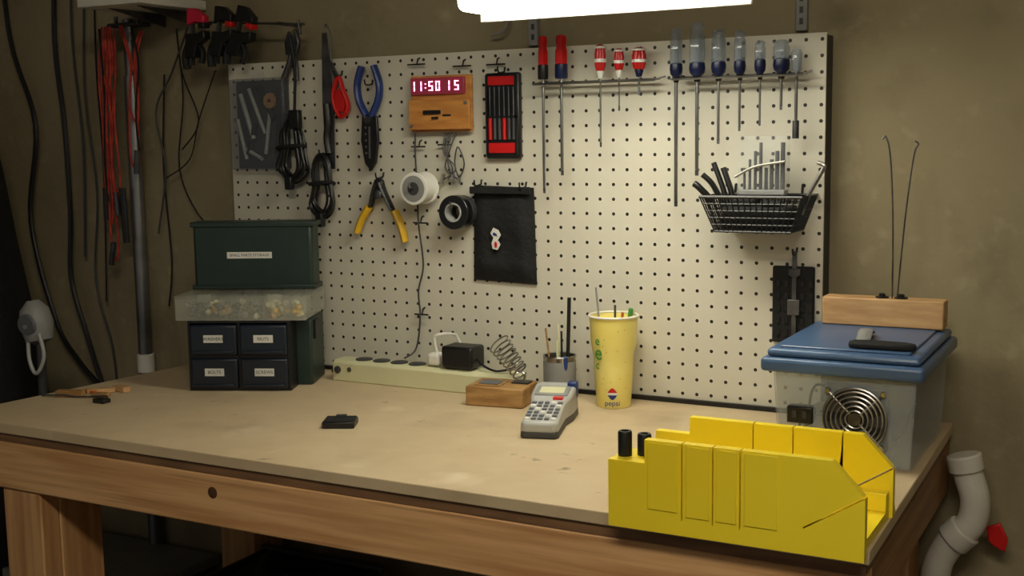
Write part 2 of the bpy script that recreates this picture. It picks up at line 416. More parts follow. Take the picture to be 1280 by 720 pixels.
c.text('e', .022, oncup(-108, .116, .0385, .0022), 'greenp')
c.text('c', .020, oncup(-116, .074, .0335, .0018), 'greenp')
for k in range(14):
    az = random.uniform(-110, -20); z = random.uniform(.03, .14); w_ = random.uniform(1.5, 3.5)
    cuppatch(az, az+w_, z, z+.0022, 'yelg', n=2)
for (dx, dy, ex, ey, h, r, mm) in [(-.012, 0, -.036, .008, .200, .0017, 'grey'), (.0, .01, -.005, .018, .17, .002, 'steeld'), (.012, 0, .030, .004, .168, .0038, 'greenp'), (.005, -.01, .022, -.012, .163, .0022, 'orange'), (.014, .01, .033, .010, .166, .002, 'cream')]:
    c.part('pen', cyl((cx+dx, cy+dy, .01), (cx+ex, cy+ey, h), r, n=10), mm)

# ---------------------------------------------------------------- label maker
X = RZ(.866, -.325, 0, 17)
s = Asm('handheld_label_maker', X)
def lm(f=1.0):
    return [(-.030*f, 0), (-.026*f, -.008*f), (.026*f, -.008*f), (.030*f, 0), (.029*f, .08), (.036*f, .115), (.037*f, .16), (.028*f, .175), (-.028*f, .175), (-.037*f, .16), (-.036*f, .115), (-.029*f, .08)]
def wedge(f, za, zb, zoff=0):
    P = lm(f); n = len(P)
    def h(y): return za+(zb-za)*max(0, min(1, (y+.008)/.175))
    v = [(x, y, zoff) for x, y in P]+[(x*.96, y, h(y)) for x, y in P]
    return v, [tuple(range(n)), tuple(range(2*n-1, n-1, -1))]+[(i, (i+1) % n, (i+1) % n+n, i+n) for i in range(n)]
s.part('lower_shell', wedge(1.0, .012, .020), 'dgrey', bevel=.003)
s.part('upper_shell', wedge(.98, .026, .052, .008), 'lgrey', bevel=.005, seg=3)
def hz(y): return .026+.026*(y+.008)/.175+.0003
for r in range(6):
    for q in range(5):
        x = -.0205+q*.0103; y = .006+r*.0135
        s.part('key', box(x-.0038, x+.0038, y-.0042, y+.0042, hz(y)-.002, hz(y)+.002), 'mgrey' if (r+q) % 4 else 'white', bevel=.001)
s.part('red_key', box(.006, .022, .088, .101, hz(.09)-.002, hz(.09)+.003), 'red', bevel=.001)
s.part('screen_bezel', prism([(.106, hz(.106)-.003), (.145, hz(.145)-.003), (.145, hz(.145)+.002), (.106, hz(.106)+.002)], -.027, .027, 'yz'), 'grey', bevel=.001)
s.part('screen', prism([(.112, hz(.112)), (.139, hz(.139)), (.139, hz(.139)+.0026), (.112, hz(.112)+.0026)], -.020, .020, 'yz'), 'cream')
s.part('cutter_button', box(.020, .036, .15, .168, .03, .056), 'blue', bevel=.002)

s = Asm('small_black_project_box', RZ(.54, -.39, 0, 26))
s.part('case', box(-.026, .026, -.021, .021, 0, .011), 'black', bevel=.002)
s.part('lid', box(-.024, .024, -.019, .019, .011, .0125), 'blackm', bevel=.001)
s.part('connector', box(-.008, .008, .008, .017, .0125, .0155), 'dgrey')

s = Asm('scrap_wood_pieces')
for (x, y, a, L, h, mm) in [(-.045, -.415, 20, .05, .012, 'block'), (-.02, -.365, 40, .05, .008, 'blockL'), (.005, -.34, -10, .035, .010, 'blockL'), (.01, -.395, 15, .03, .008, 'block'), (-.035, -.375, -5, .03, .006, 'orange')]:
    s.part('scrap', box(-L/2, L/2, -.008, .008, 0.0003, h), mm, bevel=.001, X=RZ(x, y, 0, a))
s.part('dark_scrap', [box(.035, .062, -.437, -.42, .0003, .008)], 'black', bevel=.001)
s.part('wire', tube([(-.09, -.44, .003), (-.05, -.43, .006), (-.02, -.42, .003), (.03, -.40, .005), (.05, -.43, .004)], .0015), 'dgrey')

# ---------------------------------------------------------------- mitre box
s = Asm('mitre_box')
yF0, yF1, yR0, yR1 = -.645, -.633, -.492, -.480
xl, xr = 1.121, 1.42
sl = .0009
def comb(z0, zt, slots, zl):
    P = [(xl, z0), (xr, z0), (xr, zt-.038), (xr-.066, zt-.080), (xr-.067, zt-.0782), (xr-.0016, zt-.0362), (xr-.036, zt)]
    for x in slots: P += [(x+sl, zt), (x+sl, .012), (x-sl, .012), (x-sl, zt)]
    P += [(xl+.046, zt), (xl+.046, zl), (xl, zl)]
    return P
s.part('front_wall', prism(comb(-.005, .104, [1.282, 1.250, 1.213], .076), yF0, yF1), 'yel')
s.part('rear_wall', prism(comb(0.0005, .098, [1.36, 1.30, 1.25], .076), yR0, yR1), 'yel')
s.part('front_pads', [box(1.171, 1.208, yF0-.0015, yF0, .022, .102), box(1.218, 1.246, yF0-.0015, yF0, .018, .102), box(1.254, 1.278, yF0-.0015, yF0, .018, .102), box(1.287, 1.325, yF0-.0015, yF0, .018, .102)], 'yel', bevel=.001)
s.part('bed', box(xl, xr-.004, yF1, yR0, .0005, .012), 'yel')
s.part('bed_rails', [box(xl+.05, xr-.004, yF1, yF1+.018, .012, .034), box(xl+.05, xr-.004, yR0-.018, yR0, .012, .034)], 'yel', bevel=.001)
s.part('peg_block', box(xl, xl+.046, yF1, yF1+.048, .012, .076), 'yel', bevel=.001)
s.part('rear_lip', box(xl, xr, yR1, yR1+.004, .0005, .012), 'yel')
for x, y, z in [(1.1325, -.621, .106), (1.1525, -.609, .102)]:
    s.part('cam_peg', lathe([(.0085, 0), (.0085, z-.078), (.0075, z-.076), (.005, z-.076), (.0045, z-.082)], (x, y, .076), n=24), 'black')

# ---------------------------------------------------------------- fume-extractor tote
s = Asm('storage_tote_with_fan')
x0, x1, y0, y1, zb = 1.216, 1.41, -.288, -.02, .132
def taper(x0, x1, y0, y1, z0, z1, t):
    return [(x0+t, y0+t, z0), (x1-t, y0+t, z0), (x1-t, y1-t, z0), (x0+t, y1-t, z0), (x0, y0, z1), (x1, y0, z1), (x1, y1, z1), (x0, y1, z1)]
o = taper(x0, x1, y0, y1, .0008, zb, .007); i_ = taper(x0+.002, x1-.002, y0+.002, y1-.002, .003, zb, .007)
f = [(0, 3, 2, 1), (0, 1, 5, 4), (1, 2, 6, 5), (2, 3, 7, 6), (3, 0, 4, 7)]
f2 = [tuple(k+8 for k in q[::-1]) for q in f]+[(4, 5, 13, 12), (5, 6, 14, 13), (6, 7, 15, 14), (7, 4, 12, 15)]
s.part('tub', (o+i_, f+f2), 'tub', bevel=.003)
s.part('lid_rim', box(1.20, 1.421, -.30, -.008, .126, .146), 'lidblue', bevel=.006, seg=3)
s.part('lid_top', box(1.207, 1.414, -.292, -.015, .146, .158), 'lidblue', bevel=.006, seg=3)
s.part('lid_panel', box(1.222, 1.398, -.276, -.03, .158, .161), 'lidblue', bevel=.002)
fc = V((1.330, y0+.002, .068))
s.part('fan_guard', [ring(fc+V((0, -.006, 0)), R, .0013, (0, 1, 0), 40, 6) for R in (.012, .0185, .025, .0315, .038, .043)]
       + [tube([fc+V((math.cos(a)*.008, -.005, math.sin(a)*.008)), fc+V((math.cos(a)*.043, -.005, math.sin(a)*.043)), fc+V((math.cos(a)*.052, -.003, math.sin(a)*.052))], .0014, 6) for a in (math.pi/4, 3*math.pi/4, 5*math.pi/4, 7*math.pi/4)], 'steel')
s.part('fan_guard_hub', lathe([(.010, 0), (.009, .002)], fc+V((0, -.005, 0)), (0, -1, 0), n=24), 'steeld')
s.part('fan_guard_screws', [lathe([(.004, 0), (.003, .002)], fc+V((sx*.037, -.004, sz*.037)), (0, -1, 0), n=12) for sx in (-1, 1) for sz in (-1, 1)], 'steel')
s.part('fan_opening', lathe([(.0425, 0), (.0425, .0012)], fc+V((0, -.0028, 0)), (0, 1, 0), n=48), 'dgrey')
s.part('fan_frame', [box(fc.x-.044, fc.x+.044, fc.y+.004, fc.y+.030, .024, .112)], 'dgrey', bevel=.004)
s.part('fan_hub', lathe([(.016, 0), (.015, .0015)], fc+V((0, -.0028, 0)), (0, -1, 0), n=24), 'blackm')
bl = []
for k in range(7):
    a = k*2*math.pi/7; v = []
    for r, da in ((.016, 0), (.040, .25)):
        for d, y in ((0, -.0030), (.40, -.0036)):
            v.append(tuple(fc+V((math.cos(a+da+d)*r, y, math.sin(a+da+d)*r))))
    bl.append((v, [(0, 1, 3, 2)]))
s.part('fan_blades', bl, 'blackm')
s.part('power_inlet', [box(1.236, 1.272, y0-.001, y0+.02, .054, .078)], 'black', bevel=.002)
s.part('power_inlet_pins', [box(1.244, 1.250, y0-.0025, y0-.001, .062, .072), box(1.258, 1.264, y0-.0025, y0-.001, .062, .072)], 'dgrey')
s.part('inner_box', box(1.235, 1.285, -.20, -.12, .004, .05), 'grey', bevel=.003)
s.part('inner_wires', [tube([(1.25, -.266, .06), (1.24, -.22, .03), (1.27, -.18, .06), (1.30, -.2, .09), (1.31, -.255, .06)], .002, 6), tube([(1.26, -.266, .06), (1.27, -.23, .10), (1.36, -.2, .02), (1.38, -.12, .06)], .002, 6)], 'black')
s.part('black_handle_pad', prism([(-.045, 0), (-.040, .012), (-.02, .018), (.03, .016), (.045, .006), (.045, -.006), (.03, -.012), (-.03, -.014), (-.043, -.010)], 0, .009, 'xy'), 'blackm', bevel=.003, X=RZ(1.357, -.255, .1612, 0))
s.part('grey_strap', tube([(1.327, -.238, .166), (1.325, -.21, .176), (1.318, -.17, .172), (1.315, -.14, .164)], .010, 8, flat=.3), 'grey')
w = Asm('wire_holder_block')
w.part('block', box(1.228, 1.408, -.066, -.026, .1615, .204), 'blockL', bevel=.002)
w.part('washers', [lathe([(.010, 0), (.010, .002), (.005, .002), (.005, .006), (.003, .007)], (1.315, -.048, .204), n=20), lathe([(.010, 0), (.010, .002), (.005, .002), (.005, .006), (.003, .007)], (1.343, -.048, .204), n=20)], 'black')
w.part('wires', [tube([(1.330, -.048, .204), (1.328, -.048, .33), (1.322, -.048, .42), (1.315, -.048, .448), (1.310, -.048, .444)], .0013, 6), tube([(1.337, -.046, .204), (1.346, -.046, .33), (1.356, -.046, .42), (1.362, -.046, .436), (1.357, -.046, .441)], .0013, 6)], 'steeld')

# ---------------------------------------------------------------- plumbing on the right
s = Asm('white_pvc_drain_pipe')
s.part('pipe', tube([(1.440, -.03, -.040), (1.444, -.03, -.06), (1.456, -.03, -.10), (1.450, -.03, -.14), (1.418, -.03, -.18), (1.40, -.03, -.25), (1.40, -.03, -.5), (1.40, -.03, -.9)], .022, 20), 'pvc')
s.part('collar', [cyl((1.437, -.03, -.032), (1.443, -.03, -.058), .026, n=24), cyl((1.444, -.03, -.148), (1.424, -.03, -.170), .027, n=24), cyl((1.40, -.03, -.25), (1.40, -.03, -.29), .027, n=24)], 'pvc', bevel=.003)
s = Asm('red_valve_handle')
s.part('wheel', [prism([(1.470, -.150), (1.490, -.140), (1.502, -.165), (1.498, -.185), (1.482, -.178), (1.474, -.170)], -.006, .002)], 'red', bevel=.002)
s.part('stem', cyl((1.485, .002, -.160), (1.485, .0385, -.160), .005), 'steel')

# ---------------------------------------------------------------- screwdrivers and racks
def rack(x0, x1, z):
    s = Asm('screwdriver_rack')
    s.part('rails', [tube([(x0, -.0055, z+.008), (x0, -.03, z+.004), (x0, -.055, z)], .0018, 6, smooth=False), tube([(x1, -.0055, z+.008), (x1, -.03, z+.004), (x1, -.055, z)], .0018, 6, smooth=False),
                     cyl((x0, -.028, z+.003), (x1, -.028, z+.003), .0018, n=8), cyl((x0, -.052, z), (x1, -.052, z), .0018, n=8)], 'steel')
    n = int((x1-x0)/.034)
    s.part('holes', [ring((x0+.02+i*(x1-x0-.04)/(n-1), -.040, z+.001), .011, .0014, (0, 0, 1), 20, 6) for i in range(n)], 'steel')
rack(.722, .945, .545); rack(.975, 1.19, .545)
def driver(x, ztop, zcol, zbot, hr, kind, sr=.0028, y=-.040):
    s = Asm('screwdriver')
    H = ztop-zcol
    if kind == 'red':
        s.part('handle', lathe([(.3*hr, 0), (hr*.75, .003), (hr, .012), (hr, H*.55), (hr*.8, H*.68), (hr*.95, H*.86), (hr*.8, H*.97), (hr*.3, H)], (x, y, zcol), n=24, flute=6, fl=.14), 'red')
        s.part('band', lathe([(hr*.9, -.012), (hr*1.02, -.010), (hr*1.02, .012), (hr*.8, .014)], (x, y, zcol), n=20), 'bluedk' if x > .74 else 'black')
    elif kind == 'redc':
        s.part('handle', lathe([(.3*hr, 0), (hr*.75, .003), (hr, .012), (hr, H*.65), (hr*.85, H*.8), (hr, H*.92), (hr*.4, H)], (x, y, zcol), n=24, flute=8, fl=.2), 'red')
        s.part('stripe', [lathe([(hr*.97, H*.35), (hr*.97, H*.48)], (x, y, zcol), n=24, cap=False), lathe([(hr*.97, H*.85), (hr*.97, H*.93)], (x, y, zcol), n=24, cap=False)], 'white')
        s.part('neck', lathe([(hr*.35, -.010), (hr*.6, 0), (hr*.5, .006)], (x, y, zcol), n=16), 'bluedk' if x > .9 else 'white')
    else:
        s.part('handle', lathe([(.4*hr, 0), (hr*.85, .004), (hr, .016), (hr, H*.70), (hr*.82, H*.8), (hr, H*.92), (hr*.5, H)], (x, y, zcol), n=24, flute=6, fl=.16), 'clearb')
        s.part('insert', lathe([(.0026, .001), (.0028, .006), (.0024, H*.45), (.0012, H*.5)], (x, y, zcol), n=16), 'steeld')
        s.part('collar', lathe([(hr*.45, -.014), (hr*.9, -.008), (hr*1.02, 0), (hr*.95, .008), (hr*.55, .011)], (x, y, zcol), n=20), 'bluedk')
        s.part('neck', lathe([(hr*.35, -.022), (hr*.6, -.013)], (x, y, zcol), n=16), 'black')
    s.part('shaft', cyl((x, y, zbot), (x, y, zcol+.01), sr, n=12), 'steel')
    s.part('tip', prism([(x-sr, zbot), (x+sr, zbot), (x+sr*.9, zbot-.008), (x-sr*.9, zbot-.008)], y-.0006, y+.0006), 'steeld')
driver(.735, .628, .566, .366, .0090, 'red', .0024)
driver(.770, .628, .566, .397, .0110, 'red', .0027)
driver(.843, .608, .562, .445, .010, 'redc', .0016)
driver(.877, .600, .562, .505, .009, 'redc', .0016)
driver(.913, .600, .562, .530, .0125, 'redc', .002)
driver(.978, .628, .562, .346, .0105, 'blue', .003)
driver(1.014, .634, .562, .397, .0130, 'blue', .003)
driver(1.050, .622, .562, .448, .0120, 'blue', .0024)
driver(1.085, .618, .562, .468, .0095, 'blue', .002)
driver(1.118, .600, .562, .476, .009, 'blue', .0018)
driver(1.152, .600, .562, .500, .0130, 'blue', .0022)
s = Asm('nut_driver')
s.part('handle', lathe([(.004, 0), (.008, .004), (.009, .03), (.007, .036)], (1.174, -.033, .549), n=20, flute=6, fl=.15), 'clearb')
s.part('shaft', cyl((1.174, -.033, .47), (1.174, -.033, .552), .0025), 'steel')
s.part('socket', cyl((1.174, -.033, .447), (1.174, -.033, .475), .0052), 'steeld')

# ---------------------------------------------------------------- LED clock
def hook(asm, x, z, L=.03, m='black'):
    asm.part('hook', tube([(x, -.0055, z+.007), (x, -.008, z+.006), (x, -.010, z), (x, -L, z-.002), (x, -L-.004, z+.008)], .0017, 6), m)
s = Asm('led_clock')
s.part('board', box(.450, .580, -.020, -.014, .468, .570), 'ply', bevel=.001)
s.part('standoffs', [cyl((x, -.0055, z), (x, -.0138, z), .003, n=10) for x in (.457, .573) for z in (.476, .562)], 'steel')
s.part('lower_panel', box(.450, .580, -.030, -.0205, .472, .526), 'ply', bevel=.001)
s.part('display', box(.454, .568, -.027, -.0205, .536, .566), 'lcd', bevel=.0008)
SEG = {'0': 'abcdef', '1': 'bc', '5': 'afgcd'}
def digit(x, z, ch, w=.0085, h=.017, t=.0018):
    g = []
    S = {'a': (x, x+w, z+h-t, z+h), 'd': (x, x+w, z, z+t), 'g': (x, x+w, z+h/2-t/2, z+h/2+t/2), 'b': (x+w-t, x+w, z+h/2+.0006, z+h), 'c': (x+w-t, x+w, z, z+h/2-.0006),
         'f': (x, x+t, z+h/2+.0006, z+h), 'e': (x, x+t, z, z+h/2-.0006)}
    for q in SEG[ch]:
        a, b_, c_, d = S[q]; g.append(box(a, b_, -.0282, -.0271, c_, d))
    return g
g = []
for ch, x in (('1', .455), ('1', .470), ('5', .494), ('0', .509), ('1', .530), ('5', .549)): g += digit(x, .5425, ch)
g += [box(.486, .488, -.0282, -.0271, .547, .549), box(.486, .488, -.0282, -.0271, .554, .556)]
s.part('digits', g, 'led')
s.part('buttons', [lathe([(.003, 0), (.003, .003)], (.458, -.030, .479), (0, -1, 0), n=12), lathe([(.003, 0), (.003, .003)], (.573, -.030, .519), (0, -1, 0), n=12)], 'steel')
s.part('chip', [box(.484, .520, -.034, -.0303, .500, .507), box(.502, .515, -.034, -.0303, .491, .495), box(.525, .542, -.032, -.0303, .496, .499)], 'black')
s = Asm('clock_power_cable')
s.part('cable', tube([(.459, -.022, .466), (.456, -.020, .43), (.460, -.021, .36), (.460, -.021, .30), (.468, -.020, .22), (.456, -.020, .17), (.459, -.021, .12), (.450, -.024, .06), (.44, -.05, .045)], .0017, 6), 'dgrey')
s = Asm('clip_lead_bundle')
s.part('wires', [tube([(.53+dx, -.014, .466), (.525+dx*.5, -.022, .43), (.535-dx, -.022, .40), (.53+dx*1.5, -.018, .38)], .0014, 6) for dx in (-.01, -.003, .004, .012)], 'dgrey')
s.part('clips', [cyl((.53+dx*1.5, -.018, .39), (.53+dx*1.7, -.018, .372), .004, .002, n=10) for dx in (-.01, .004, .012)], 'steel')
s.part('loop', tube([(.55, -.022, .44), (.563, -.022, .41), (.552, -.022, .385), (.543, -.022, .41)], .0014, 6, closed=True), 'dgrey')

s = Asm('solder_spool')
c0 = V((.480, -.066, .365))
s.part('front_flange', lathe([(.010, 0), (.029, 0), (.030, .002), (.029, .004), (.010, .004)], c0, (0, 1, 0), n=40), 'white')
s.part('rear_flange', lathe([(.010, .038), (.029, .038), (.030, .040), (.029, .042), (.010, .042)], c0, (0, 1, 0), n=40), 'white')
s.part('wound_solder', lathe([(.009, .004), (.025, .004), (.026, .024), (.025, .038), (.009, .038)], c0, (0, 1, 0), n=40), 'white')
s.part('label', lathe([(.011, -.0006), (.024, -.0006)], c0, (0, 1, 0), n=40, cap=False), 'grey')
s.part('hub', lathe([(.012, -.001), (.012, .03)], c0, (0, 1, 0), n=24), 'dgrey')
s.part('hook', tube([(c0.x, -.006, .373), (c0.x, -.03, .367), (c0.x, -.075, .367), (c0.x, -.08, .377)], .0018), 'steel')
s = Asm('electrical_tape_roll')
c0 = V((.554, -.050, .322))
s.part('roll', lathe([(.0175, 0), (.030, 0), (.031, .001), (.031, .018), (.030, .019), (.0175, .019), (.0175, 0)], c0, (0, 1, 0), n=44, cap=False), 'tapeb')
s.part('core', lathe([(.0175, -.0008), (.0175, .0195), (.0145, .0195), (.0145, -.0008), (.0175, -.0008)], c0, (0, 1, 0), n=44, cap=False), 'lgrey')
s.part('second_roll', lathe([(.0155, .020), (.029, .020), (.030, .021), (.030, .036), (.029, .037), (.0155, .037), (.0155, .020)], c0, (0, 1, 0), n=44, cap=False), 'dgrey')
s.part('hook', tube([(c0.x, -.006, .342), (c0.x, -.02, .334), (c0.x, -.055, .334), (c0.x, -.060, .342)], .0018), 'steel')

s = Asm('precision_screwdriver_case')
s.part('shell', box(.607, .677, -.020, -.007, .418, .570), 'black', bevel=.004)
s.part('bands', [box(.615, .670, -.0235, -.0205, .548, .564), box(.615, .670, -.0235, -.0205, .428, .446)], 'red', bevel=.001)
for k in range(6):
    x = .619+k*.0096
    s.part('driver', [cyl((x, -.0225, .452), (x, -.0225, .49), .0035, n=10)], 'dgrey' if k % 3 else 'red')
    s.part('bit', [cyl((x, -.0225, .49), (x, -.0225, .545), .0016, n=8)], 'steeld')
s.part('frame', [box(.611, .674, -.025, -.0205, .490, .494), box(.611, .615, -.025, -.0205, .424, .566), box(.670, .674, -.025, -.0205, .424, .566)], 'black')
hook(s, .642, .572)

s = Asm('black_nylon_pouch')
nx, nz = 20, 26; v = []; f = []
for side in (0, 1):
    for j in range(nz+1):
        for i in range(nx+1):
            u = i/nx; w = j/nz
            x = .576+.122*u+(.004*(1-w))*(1 if u > .5 else -1)*abs(u-.5)*2; z = .196+(.370-.196)*w-.004*u
            e = min(1, 6*min(u, 1-u))*min(1, 6*min(w, 1-w))
            y = (-.010-.014*e*(.8+.2*math.sin(7*u+3*w)+.15*math.sin(13*w))) if side == 0 else -.008
            v.append((x, y, z))
N = (nx+1)*(nz+1)
for j in range(nz):
    for i in range(nx):
        a = j*(nx+1)+i; f.append((a, a+1, a+nx+2, a+nx+1)); f.append((N+a, N+a+nx+1, N+a+nx+2, N+a+1))
for i in range(nx): f.append((i, N+i, N+i+1, i+1)); a = nz*(nx+1)+i; f.append((a, a+1, N+a+1, N+a))
for j in range(nz): a = j*(nx+1); f.append((a, a+nx+1, N+a+nx+1, N+a)); a += nx; f.append((a, N+a, N+a+nx+1, a+nx+1))
s.part('pouch', (v, f), 'fabric')
s.part('zip_flap', [box(.575, .699, -.027, -.0235, .355, .368)], 'fabric', bevel=.0015)
s.part('emblem_white', prism([(.622, .256), (.632, .254), (.638, .264), (.633, .272), (.639, .281), (.634, .290), (.624, .294), (.618, .284), (.624, .276), (.620, .266)], -.0272, -.0255), 'paper')
s.part('emblem_red', prism([(.627, .258), (.631, .259), (.632, .265), (.629, .270), (.626, .265)], -.0280, -.0273), 'red')
s.part('emblem_dark', prism([(.623, .281), (.632, .279), (.631, .283), (.625, .286)], -.0280, -.0273), 'bluep')
hook(s, .590, .372); hook(s, .682, .368)

s = Asm('yellow_handled_pliers')
for sg, ex, ez, hx, hz_ in ((-1, .320, .278, .350, .325), (1, .430, .262, .408, .318)):
    s.part('head', tube([(.374+sg*.004, -.022, .374), (.374+sg*.012, -.022, .355), (hx-sg*.004, -.022, hz_+.004)], .0105, 10, flat=.5, r1=.008), 'black')
    s.part('grip', tube([(hx, -.022, hz_+.003), ((hx+ex)/2+sg*.004, -.022, (hz_+ez)/2), (ex, -.022, ez)], .0095, 12, flat=.75, r1=.0085), 'yelg')
s.part('pivot', lathe([(.009, 0), (.009, .004), (.006, .006)], (.375, -.026, .352), (0, -1, 0), n=20), 'steeld')
s.part('jaw', [prism([(.362, .352), (.388, .350), (.384, .378), (.376, .384), (.366, .380)], -.027, -.017)], 'black', bevel=.002)
hook(s, .375, .385)

s = Asm('wire_strippers')
for sg in (-1, 1):
    s.part('handle', tube([(.356+sg*.006, -.022, .500), (.356+sg*.022, -.022, .530), (.356+sg*.025, -.022, .56), (.356+sg*.014, -.022, .593)], .0090, 12, flat=.7), 'blue')
    s.part('handle_core', tube([(.356+sg*.004, -.022, .485), (.356+sg*.010, -.022, .508)], .007, 10, flat=.5), 'black')
s.part('blades', [prism([(.342, .500), (.376, .500), (.378, .455), (.371, .412), (.360, .396), (.346, .410), (.338, .455)], -.027, -.020)], 'black', bevel=.002)
s.part('blade_edges', [prism([(.358, .480), (.362, .480), (.361, .42), (.357, .42)], -.0285, -.0272)], 'steel')
s.part('gauge_holes', [lathe([(.0022, 0), (.0022, .0008)], (.351, -.0272, .43+i*.012), (0, -1, 0), n=12) for i in range(5)], 'steel')
s.part('pivot', lathe([(.008, 0), (.008, .003)], (.357, -.027, .492), (0, -1, 0), n=20), 'steeld')
hook(s, .356, .560)

s = Asm('red_handled_snips')
s.part('handle', [tube([(.288, -.020, .50), (.274, -.020, .525), (.274, -.020, .550), (.286, -.020, .575), (.296, -.020, .55), (.306, -.020, .525), (.302, -.020, .508)], .006, 10, closed=True, flat=.7),
                  prism([(.279, .512), (.299, .508), (.302, .53), (.294, .556), (.280, .548), (.276, .53)], -.024, -.018)], 'red', bevel=.001)
s.part('blade', prism([(.280, .568), (.290, .572), (.268, .610), (.263, .606)], -.022, -.018), 'steeld')
hook(s, .286, .58)
s = Asm('hand_saw')
s.part('blade', prism([(.250, .66), (.260, .66), (.272, .53), (.270, .40), (.250, .40), (.246, .53)], -.020, -.0175), 'steeld')
s.part('grip', tube([(.258, -.019, .525), (.260, -.019, .49), (.256, -.019, .46), (.260, -.019, .43)], .0115, 12, flat=.7), 'black')
s.part('frame', tube([(.254, -.019, .668), (.260, -.019, .675), (.268, -.019, .655), (.270, -.019, .60)], .002, 8), 'steel')

s = Asm('slip_joint_pliers')
s.part('handles', [tube([(.152, -.020, .575), (.166, -.020, .60), (.176, -.020, .625)], .006, 10), tube([(.185, -.020, .572), (.184, -.020, .60), (.180, -.020, .625)], .006, 10)], 'steeld')
s.part('head', prism([(.164, .622), (.19, .620), (.198, .645), (.190, .670), (.180, .652), (.172, .668), (.162, .645)], -.026, -.016), 'steeld', bevel=.002)
s = Asm('tool_blister_pack')
s.part('shell', box(.018, .158, -.030, -.007, .398, .580), 'bag', bevel=.006, seg=3)
s.part('backing_card', box(.022, .154, -.009, -.0062, .402, .576), 'dgrey')
s.part('tools', [tube([(.040, -.018, .55), (.070, -.018, .46)], .005, 10, smooth=False), tube([(.062, -.018, .56), (.10, -.018, .47)], .004, 10, smooth=False), tube([(.12, -.018, .55), (.10, -.018, .43)], .004, 10, smooth=False), tube([(.05, -.018, .44), (.09, -.018, .42)], .004, 10, smooth=False), tube([(.03, -.018, .50), (.05, -.018, .42)], .004, 10, smooth=False)], 'lgrey')
s.part('dark_tools', [tube([(.085, -.018, .565), (.125, -.018, .50)], .006, 10, smooth=False), tube([(.075, -.018, .49), (.055, -.018, .43)], .005, 10, smooth=False), tube([(.14, -.018, .56), (.13, -.018, .42)], .006, 10, smooth=False)], 'blackm')
s.part('round_cutter', lathe([(.015, 0), (.015, .006), (.004, .006), (.004, 0)], (.118, -.024, .535), (0, 1, 0), n=24), 'block')
s.part('hanger_tab', prism([(.07, .58), (.105, .58), (.10, .595), (.075, .595)], -.02, -.017), 'clear')

def coil(name, x, z0, z1, w, n, r=.0028, y=-.024, seed=1):
    rd = random.Random(seed); s = Asm(name); g = []
    for k in range(n):
        a = w*(.4+.6*rd.random()); zt = z1-.012*rd.random(); zb = z0+.02*rd.random(); yy = y-.01*rd.random()
        xo = x+rd.uniform(-.006, .006)
        g.append(tube([(xo-a*.4, yy, zt-.02), (xo, yy, zt), (xo+a*.4, yy, zt-.02), (xo+a*.5, yy, (zt+zb)/2), (xo+a*.6, yy, zb+.02), (xo, yy, zb), (xo-a*.6, yy, zb+.02), (xo-a*.4, yy, (zt+zb)/2)], r, 7, closed=True, k=4))
    s.part('loops', g, 'black')
    zm = z0*.45+z1*.55
    s.part('tie', tube([(x-w*.45, y-.014, zm), (x+w*.45, y-.014, zm+.004), (x+w*.45, y+.006, zm), (x-w*.45, y+.006, zm)], .004, 7, closed=True), 'blackm')
    s.part('plug', [box(x-.008, x+.008, y-.02, y-.006, z0-.012, z0+.014)], 'black', bevel=.002)
    hook(s, x, z1)
coil('coiled_power_cord', .172, .372, .500, .056, 10, seed=2)
coil('coiled_power_cord', .244, .300, .430, .046, 8, .0024, seed=5)
s = Asm('hanging_black_cord')
s.part('cord', tube([(.185, -.036, .655), (.195, -.036, .60), (.192, -.036, .54), (.188, -.036, .49)], .003, 7), 'black')
s.part('connector', box(.180, .204, -.044, -.030, .478, .515), 'black', bevel=.002)

def clampt(x, z0, z1, tilt, headm):
    X = Matrix.Translation((x, -.042, z1)) @ Matrix.Rotation(math.radians(tilt), 4, 'Y')
    s = Asm('trigger_clamp', X); L = z1-z0
    s.part('bar', box(-.003, .003, -.005, .005, -L, 0.0), 'steeld')
    s.part('fixed_jaw', prism([(-.008, .008), (.012, .008), (.036, -.006), (.036, -.020), (.012, -.018), (-.008, -.026)], -.009, .009), headm, bevel=.002)
    s.part('jaw_pad', box(.022, .038, -.010, .010, -.030, -.019), 'black' if headm != 'black' else 'red', bevel=.002)
    s.part('sliding_jaw', prism([(-.010, -.042), (.014, -.042), (.038, -.034), (.040, -.050), (.018, -.064), (.013, -.090), (-.013, -.090)], -.010, .010), 'black', bevel=.002)
    s.part('trigger', tube([(.012, 0, -.06), (.028, 0, -.076), (.026, 0, -.10)], .006, 8), 'black')
    s.part('grip', tube([(-.006, 0, -.06), (-.016, 0, -.085), (-.012, 0, -.112)], .0085, 8), 'black')
clampt(-.055, .61, .715, 4, 'pink'); clampt(.018, .61, .715, 8, 'black'); clampt(.075, .62, .712, 18, 'black')
s = Asm('clamp_rail')
s.part('rod', [cyl((-.09, -.028, .70), (.215, -.028, .678), .0022, n=8), cyl((.20, -.028, .688), (.205, -.028, .66), .003, n=8)], 'steeld')
s.part('brackets', [box(-.085, -.079, -.029, WY-.0005, .698, .704), box(.15, .156, -.029, WY-.0005, .680, .686)], 'steeld')

